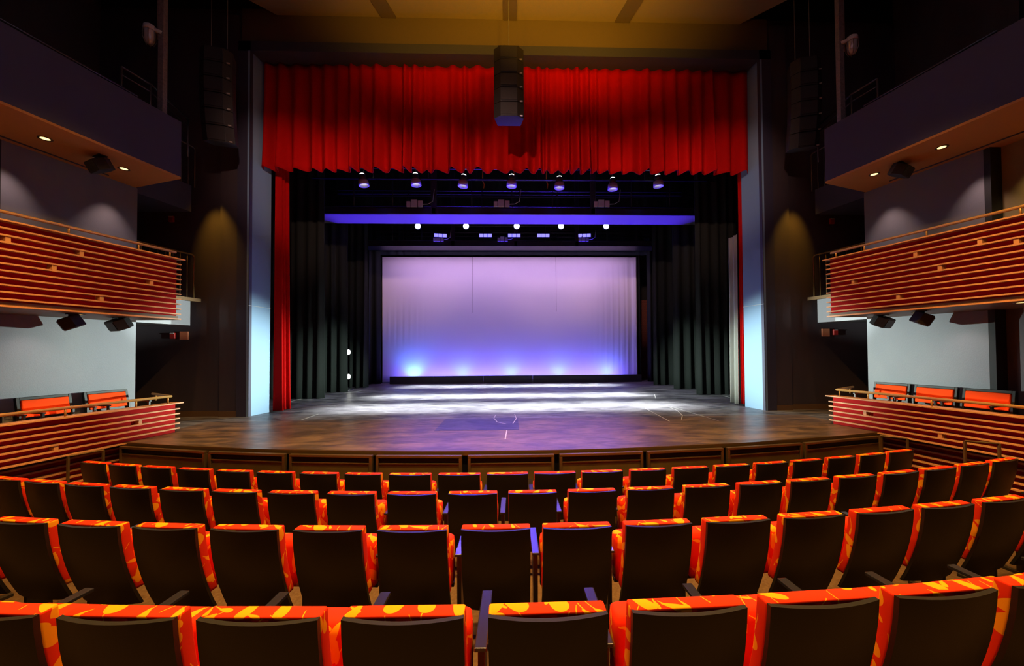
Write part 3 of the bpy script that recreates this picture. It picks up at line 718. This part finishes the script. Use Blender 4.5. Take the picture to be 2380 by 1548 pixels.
line_array(-0.04, 8.3, 9.42, 0.0, 5, 0.34, 0.315, (0, 0, 0, 2, 4), 'black five-cabinet speaker cluster hanging over the centre of the valance', (0.0,))
pL = at(503, 130, 8.2); pR = at(1872, 145, 8.2)
line_array(pL.x, 8.2, 9.2, rad(14), 6, 0.31, 0.33, (-2, 0, 2, 5, 9, 13), 'black curved line array hanging left of the proscenium', (-0.15, 0.15))
line_array(pR.x, 8.2, 9.2, rad(-14), 6, 0.31, 0.33, (-2, 0, 2, 5, 9, 13), 'black curved line array hanging right of the proscenium', (-0.15, 0.15))

# ------------------------------------------------------------------ drapes
def drape(name, label, cat, x0, x1, y, z0, z1, nf, amp_t, amp_b, m, hem=0.0, seed=1, nz=14, group=None, th=0.012, ret=0.0):
    rnd = random.Random(seed)
    # fold positions with uneven widths
    ws = [rnd.uniform(0.6, 1.45) for _ in range(nf)]; tot = sum(ws); c = [0]
    for q in ws: c.append(c[-1] + q / tot)
    dep = [rnd.uniform(0.55, 1.15) for _ in range(nf + 1)]; sk = [rnd.uniform(-0.22, 0.22) for _ in range(nf + 1)]
    ph2 = [rnd.uniform(0, 6.28) for _ in range(4)]
    per = 12
    U = []
    for i in range(nf):
        for k in range(per): U.append((i, k / per))
    U.append((nf - 1, 1.0))
    def pt(i, f, v):
        x = c[i] + (c[i + 1] - c[i]) * f
        amp = amp_b + (amp_t - amp_b) * v ** 0.7
        w_ = sin(PI * f); w_ = w_ * dep[i] * (1 if i % 1 == 0 else 1)
        fold = (0.5 - 0.5 * cos(2 * PI * f)) ** 1.15 * dep[i] - 0.5
        sec = 0.06 * sin(PI * 2 * f * 2 + ph2[i % 4]) * (1 - v)
        yy = y - (fold + sec) * 2 * amp * (0.75 + 0.25 * dep[i])
        xx = x0 + (x1 - x0) * x + sk[i] * (x1 - x0) / nf * 0.5 * sin(PI * f) * (1 - v)
        zz = z0 + (z1 - z0) * v + hem * (1 - v) ** 6 * (-1) * sin(PI * f) * dep[i]
        return (xx, yy, zz)
    mb = MB(); nu = len(U) - 1
    b = len(mb.v)
    for j in range(nz + 1):
        for (i, f) in U: mb.v.append(Vector(pt(i, f, j / nz)))
    for j in range(nz):
        for i in range(nu):
            a = b + j * (nu + 1) + i; mb.f.append([a, a + 1, a + nu + 2, a + nu + 1])
    o = mb.build(name, M[m], smooth=True, solid=th)
    return tag(o, label, cat, group)
drape('valance', 'red velvet valance of deep folds across the top of the proscenium', 'curtain', -6.46, 6.50, 9.66, 7.30, 10.055, 38, 0.05, 0.17, 'velvet', hem=0.0, seed=11, nz=18)
def side_drape(name, label, cat, x, y0, y1, z0, z1, nf, amp, m, seed, group=None):
    o = drape(name, label, cat, 0, y1 - y0, 0, z0, z1, nf, amp * 0.5, amp, m, seed=seed, group=group)
    o.location = (x, y0, 0); o.rotation_euler = (0, 0, PI / 2); return o
side_drape('house_curtain', 'red velvet curtain bunched at the left of the stage opening', 'curtain', -6.2, 9.95, 10.42, 1.02, 8.8, 3, 0.10, 'velvet', 5, 'bunched house curtains')
side_drape('house_curtain', 'red velvet curtain edge just behind the right pale blue pier', 'curtain', 6.42, 9.95, 10.15, 1.05, 8.8, 2, 0.05, 'velvet', 6, 'bunched house curtains')
side_drape('curtain_lining', 'grey white curtain lining beside the right proscenium pier', 'curtain', 6.37, 10.16, 10.55, 1.03, 5.8, 2, 0.06, 'liner', 8)
LEGS = [(12.58, 6.30, 8.5), (14.5, 6.36, 7.4), (16.25, 6.22, 7.4), (17.97, 6.28, 7.4)]
for s in (-1, 1):
    for i, (Y, xi, zt) in enumerate(LEGS):
        xi2 = xi + ((0.45 if i == 3 else 0.12) if s > 0 else 0.0)
        if s < 0: x0, x1 = -9.2, -xi2
        else: x0, x1 = xi2, 9.2
        drape('stage_leg_curtain', 'tall black leg curtain on the %s of the stage, %s from the audience' % (SIDE[s], ['first', 'second', 'third', 'fourth'][i]), 'curtain',
              x0, x1, Y, 1.01, zt + 1.2, 9, 0.05, 0.115, 'blackdrape', seed=20 + i * 2 + (s > 0), group='black leg curtains', nz=12)
tag(drape('border_curtain', 'black border curtain just above the white backdrop', 'curtain', -8.5, 8.5, 18.15, 7.27, 13.9, 30, 0.02, 0.03, 'blackdrape', seed=44))
for s in (-1, 1):
    a, b_ = sorted((s * 6.42, s * 8.8))
    drape('masking_curtain', 'black masking curtain beside the %s edge of the white backdrop' % SIDE[s], 'curtain', a if s < 0 else 6.42, b_ if s < 0 else 6.62, 18.62, 1.0, 9.0, 6 if s < 0 else 2, 0.03, 0.05, 'blackdrape', seed=50 + s, group='backdrop masking curtains')
# cyclorama, a cloth with faint wrinkles near the sides
mb = MB()
def cy(u, v):
    x = -6.37 + 12.74 * u; z = 1.03 + 6.22 * v
    e = math.exp(-((x - 6.0) / 1.3) ** 2) * (0.5 + 0.5 * math.exp(-((z - 2) / 4) ** 2)) + 0.8 * math.exp(-((x + 5.4) / 1.0) ** 2) * math.exp(-((z - 3.8) / 0.7) ** 2) + 0.05
    wv = sin(x * 23 + 0.6 * sin(z)) * 0.6 + sin(x * 41 + 1.7) * 0.4
    return (x, 18.5 + 0.010 * e * wv + (0.02 * sin((x - 5.9) * 9) if x > 5.9 else 0), z)
mb.grid(cy, 260, 16)
tag(mb.build('cyclorama', M['cyc'], smooth=True, solid=0.004), 'large white backdrop cloth lit violet and blue at the rear of the stage', 'backdrop')
for px, y1_ in ((1098, 727), (1292, 724)):
    p0, p1 = at(px, 600, 18.4), at(px + 1, y1_, 18.4)
    tag(MB().tube([p1, (p0.x, p0.y, 13.9)], 0.007, 6).build('pull_cord', M['blackmetal']), 'thin dark cord hanging in front of the backdrop, %s one' % ('left' if px < 1183 else 'right'), 'cord', 'cords before the backdrop')
# ground row masking
t = thing('ground_row_mask', 'long low black masking board in front of the backdrop', 'masking board', (0, 17.95, 1.0))
gx = [-5.82, -3.75, -1.35, 1.05, 2.9, 4.7, 6.38]
for i in range(6): MB().box(gx[i] + 0.004, gx[i + 1] - 0.004, -0.03, 0.03, 0.0, 0.36).build('board', M['maskboard'], t, bevel=0.004)
for i, bxx in enumerate((-4.8, -2.4, 0.0, 2.4, 4.8)):
    t = thing('ground_row_light', 'blue floor light behind the masking board, %s from the left' % ORD[i + 1], 'stage light', (bxx, 18.12, 1.0), 0, 'ground row lights')
    MB().box(-0.25, 0.25, -0.06, 0.06, 0, 0.08).build('housing', M['blackmetal'], t, bevel=0.01)
    MB().box(-0.22, 0.22, -0.04, 0.04, 0.08, 0.085).build('lens', M['e_cyan'], t)

# ------------------------------------------------------------------ lighting bridges
def bridge(name, label, Y0, Y1, z, xw, posts, thick, rails, mat_under, fas=0.26):  # deck, channels, rails, hangers
    t = thing(name, label, 'catwalk', (0, Y0, z), 0, 'lighting bridges')
    D = Y1 - Y0
    MB().box(-xw, xw, 0.03, D - 0.03, 0.0, 0.05).build('deck', M[mat_under], t)
    mb = MB(); mb.box(-xw, xw, 0, 0.03, 0.0, fas).box(-xw, xw, -0.05, 0.0, 0.0, 0.02).box(-xw, xw, -0.05, 0.0, fas - 0.02, fas); mb.build('front_channel', M['truss'], t)
    mb = MB(); mb.box(-xw, xw, D - 0.03, D, 0.0, fas); mb.build('rear_channel', M['truss'], t)
    for rz in rails:
        MB().tube([(-xw, 0.02, rz), (xw, 0.02, rz)], 0.022, 8).build('front_rail', M['truss'], t, smooth=True)
        MB().tube([(-xw, D - 0.02, rz + 0.02), (xw, D - 0.02, rz + 0.02)], 0.022, 8).build('rear_rail', M['truss'], t, smooth=True)
    MB().tube([(-xw, D - 0.02, rails[-1] - 0.11), (xw, D - 0.02, rails[-1] - 0.11)], 0.022, 8).build('rear_rail', M['truss'], t, smooth=True)
    for x in posts:
        MB().tube([(x, 0.02, fas), (x, 0.02, rails[-1])], 0.02, 8).build('post', M['truss'], t, smooth=True)
        MB().tube([(x + 0.3, D - 0.02, fas), (x + 0.3, D - 0.02, rails[-1])], 0.02, 8).build('post', M['truss'], t, smooth=True)
    for x in thick:
        MB().box(x - 0.1, x - 0.07, -0.03, 0.05, 0.0, 13.9 - z).box(x + 0.07, x + 0.1, -0.03, 0.05, 0.0, 13.9 - z).box(x - 0.09, x + 0.09, 0.0, 0.02, 0.0, 13.9 - z).build('hanger', M['truss'], t)
    return t
px2x = lambda px, Y: at(px, 450, Y).x
bridge('lighting_bridge', 'front steel lighting bridge with violet-lit underside above the stage', 13.3, 14.3, 7.48, 8.4, [px2x(p, 13.3) for p in (822, 912, 1096, 1190, 1284, 1468, 1557)], [px2x(1008, 13.3), px2x(1378, 13.3)], (0.66, 1.26), 'deckunder')
bridge('lighting_bridge', 'rear steel lighting bridge just above the white backdrop', 17.0, 17.7, 7.38, 8.4, [px2x(p, 17.0) for p in (912, 980, 1124, 1267, 1410, 1478)], [px2x(1052, 17.0), px2x(1198, 17), px2x(1340, 17.0)], (0.64, 0.95), 'truss')
# batten truss with the pendants
t = thing('pipe_batten', 'thin double pipe batten right below the red valance', 'lighting batten', (0, 12.2, 8.6))
MB().tube([(-6.9, 0, 0), (6.9, 0, 0)], 0.025, 8).build('pipe', M['truss'], t, smooth=True)
MB().tube([(-6.9, 0.0, -0.35), (6.9, 0.0, -0.35)], 0.022, 8).build('pipe', M['truss'], t, smooth=True)
for k in range(8): MB().tube([(-6.3 + 1.8 * k, 0, -0.35), (-6.3 + 1.8 * k, 0, 5.3)], 0.012, 6).build('hanger', M['truss'], t)
t = thing('side_ladder_batten', 'thin pipe batten running across behind the valance, in front of the pendants', 'lighting batten', (0, 11.2, 8.55))
MB().tube([(-6.6, 0, -0.22), (6.6, 0, -0.22)], 0.02, 8).build('pipe', M['truss'], t, smooth=True)
for k in range(9): MB().tube([(-6.4 + 1.6 * k, 0, -0.22), (-6.4 + 1.6 * k, 0, 5.35)], 0.01, 6).build('hanger', M['truss'], t)
PY = {845: 425, 967: 424, 1076: 427, 1189: 427, 1300: 431, 1424: 434, 1530: 427}
for i, px in enumerate(PEND_PX):
    p = at(px, PY[px], 12.2)
    t = thing('pendant_work_light', 'black work light with grey hood under the valance, %s from the left' % ORD[i + 1], 'stage light', (p.x, 12.2, p.z), 0, 'pendant work lights')
    Mx = Matrix.Rotation(rad((-10, -4, 6, 2, 1, 0, -3)[i]), 4, 'Y')
    MB().lathe([(0.10, 0.10), (0.155, 0.07), (0.165, -0.10), (0.15, -0.10), (0.14, 0.05), (0.09, 0.09)], 24, Mx).build('hood', M['greylamp'], t, smooth=True)
    MB().lathe([(0.0, 0.28), (0.09, 0.27), (0.11, 0.22), (0.12, 0.10), (0.0, 0.10)], 20, Mx).build('housing', M['blackmetal'], t, smooth=True)
    MB().lathe([(0.0, 0.31), (0.075, 0.295), (0.08, 0.275), (0.0, 0.275)], 16, Mx).build('lit_vent', M['e_white'], t)
    MB().lathe([(0.0, 0.04), (0.12, 0.04), (0.12, 0.05), (0.0, 0.05)], 16, Mx).build('lens', M['e_white'], t)
    MB().tube([(0, 0, 0.28), (0, 0, 8.6 - p.z)], 0.015, 6).build('hook', M['blackmetal'], t)
    spot('work_light_beam', (p.x, 12.2, p.z - 0.11), (p.x * 0.95, 12.0, 1.0), 330, (0.93, 0.97, 1.0), 70, 0.9, 0.1)
# blue lamps and floods on the rear bridge
for i, px in enumerate((971, 1083, 1201, 1304, 1409)):
    p = at(px, 525.5, 16.75)
    t = thing('blue_par_lamp', 'glowing blue stage lamp on the rear bridge, %s from the left' % ORD[i + 1], 'stage light', p, 0, 'blue lamps on the rear bridge')
    Mx = Matrix.Rotation(rad(90), 4, 'X')
    MB().lathe([(0.0, -0.3), (0.09, -0.28), (0.13, -0.05), (0.15, 0.0), (0.13, 0.0), (0.12, -0.04), (0, -0.04)], 20, Mx).build('can', M['blackmetal'], t, smooth=True)
    MB().lathe([(0.0, 0.0), (0.13, -0.005), (0.13, -0.03), (0.0, -0.03)], 20, Mx).build('lens', M['e_blue'], t)
    MB().tube([(0, 0.27, 0), (0, 0.27, 0.5)], 0.02, 6).build('clamp', M['blackmetal'], t)
for i, px in enumerate((1025, 1129, 1195, 1262, 1357)):
    p = at(px, 549.5, 17.05)
    t = thing('flood_light', 'flat rectangular blue flood light on the rear bridge rail, %s from the left' % ORD[i + 1], 'stage light', (p.x, 16.9, p.z), rad((8, 0, 0, 0, -6)[i]), 'blue flood lights')
    MB().box(-0.31, 0.31, 0.0, 0.12, -0.11, 0.11).build('housing', M['blackmetal'], t, bevel=0.01)
    MB().box(-0.28, 0.28, -0.008, 0.0, -0.075, 0.075).build('lens', M['e_violet'], t)
    for gxx in (-0.1, 0.09): MB().box(gxx - 0.01, gxx + 0.01, -0.016, -0.008, -0.08, 0.08).build('guard_bar', M['blackmetal'], t)
def jbox(px, py, Y, k, lab):
    p = at(px, py, Y)
    t = thing('outlet_cluster', 'cluster of three small grey outlet boxes with bent conduit on the ' + lab, 'electrical box', p, 0, 'outlet clusters')
    for dx, sz in ((-0.28, 0.1), (-0.1, 0.16), (0.1, 0.12)):
        MB().box(dx * k - sz * k / 1.6, dx * k + sz * k / 1.6, -0.05, 0.02, -0.08 * k, sz * k).build('outlet_box', M['greybox'], t, bevel=0.01)
    MB().tube([(0.15 * k, 0, 0.02), (0.35 * k, 0, 0.03), (0.5 * k, 0, 0.12 * k), (0.55 * k, 0, 0.5 * k)], 0.014, 6).build('conduit', M['greybox'], t, smooth=True)
for (px, lab) in ((970, 'front bridge, left'), (1172, 'front bridge, middle'), (1404, 'front bridge, right')): jbox(px, 476, 13.25, 1.1, lab)
for (px, lab) in ((1023, 'rear bridge, left'), (1172, 'rear bridge, middle'), (1360, 'rear bridge, right')): jbox(px, 557.5, 16.95, 0.9, lab)
for i, px in enumerate((1124, 1197, 1272)):
    p = at(px, 438, 13.9); q = at(px - 2, 420, 13.9)
    tag(MB().tube([p, (p + q) / 2 + Vector((0.04, 0, 0)), q, q + Vector((0, 0, 1.5))], 0.02, 6).build('hanging_strap', M['orangecable']), 'orange strap dangling above the front bridge, %s of three' % ('left', 'middle', 'right')[i], 'strap', 'orange straps')

# side booms: the two white lamps seen past the left legs
for s in (-1, 1):
    t = thing('boom_stand', 'black side light boom between the %s leg curtains' % SIDE[s], 'light stand', (s * (6.75 if s < 0 else 7.25), 15.4, 1.0), 0, 'side light booms')
    MB().tube([(0, 0, 0), (0, 0, 2.3)], 0.025, 8).build('pole', M['blackmetal'], t, smooth=True)
    MB().lathe([(0, 0), (0.25, 0), (0.25, 0.03), (0, 0.04)], 20).build('base', M['blackmetal'], t)
    for zz in (1.55, 0.55):
        Mx = Matrix.Translation((-s * 0.12, -0.1, zz)) @ Matrix.Rotation(rad(-s * 62), 4, 'Z') @ Matrix.Rotation(rad(90), 4, 'X')
        MB().lathe([(0.0, -0.3), (0.08, -0.28), (0.11, -0.05), (0.12, 0.0), (0.1, 0.0), (0.1, -0.03), (0, -0.03)], 16, Mx).build('lamp_can', M['blackmetal'], t, smooth=True)
        MB().lathe([(0.0, 0.0), (0.1, -0.005), (0.1, -0.02), (0.0, -0.02)], 16, Mx).build('lamp_lens', M['e_white'], t)
# little white stand by the right pier
p = at(1711, 928, 11.0)
t = thing('floor_lamp_head', 'small white floor unit beside the grey curtain lining on the right', 'stage light', (p.x, 11.0, 1.0))
MB().box(-0.06, 0.06, -0.06, 0.06, 0.14, 0.30).build('head', M['white'], t, bevel=0.02)
for dx in (-0.05, 0.05): MB().box(dx - 0.012, dx + 0.012, -0.03, 0.03, 0, 0.16).build('leg', M['white'], t)

# ------------------------------------------------------------------ tape and chalk lines on the stage
def line_on_floor(pts, w_, label):
    P = [atz(px, py, 1.006) for px, py in pts]
    mb = MB(); b = 0
    for i, q in enumerate(P):
        t_ = (P[min(i + 1, len(P) - 1)] - P[max(i - 1, 0)]); t_.z = 0; t_.normalize(); nrm = Vector((-t_.y, t_.x, 0)) * w_
        mb.v.append(Vector((q.x, q.y, 1.0045)) + nrm); mb.v.append(Vector((q.x, q.y, 1.0045)) - nrm)
        if i: mb.f.append([2 * i - 2, 2 * i - 1, 2 * i + 1, 2 * i])
    tag(mb.build('floor_marking', M['white'], solid=0.002), label, 'floor marking', 'pale lines on the stage floor')
line_on_floor([(1152, 964), (1148, 972), (1156, 981), (1176, 985)], 0.008, 'small pale curved line at the middle of the stage')
line_on_floor([(1196, 962), (1200, 973), (1192, 984)], 0.008, 'short pale line right of the small curved one')
line_on_floor([(1178, 1000), (1174, 1021)], 0.010, 'short white line on the dark trap at centre stage')
line_on_floor([(1556, 946), (1574, 954), (1586, 965), (1584, 975)], 0.008, 'pale arc on the right of the stage')
line_on_floor([(1500, 949), (1530, 965), (1556, 979)], 0.008, 'straight pale line left of the right-hand arc')
line_on_floor([(1560, 945), (1620, 963), (1670, 978)], 0.006, 'faint pale diagonal running right from the arc')
line_on_floor([(1521, 916), (1524, 926)], 0.012, 'tiny pale tick behind the arcs')
line_on_floor([(700, 976), (740, 962)], 0.006, 'faint pale line near the left red curtain')
line_on_floor([(662, 936), (700, 927)], 0.012, 'pale tape strip below the left leg curtains')
line_on_floor([(1682, 920), (1710, 927)], 0.012, 'pale tape strip below the right leg curtains')
line_on_floor([(800, 914), (840, 908)], 0.012, 'pale tape strip by the left boom')
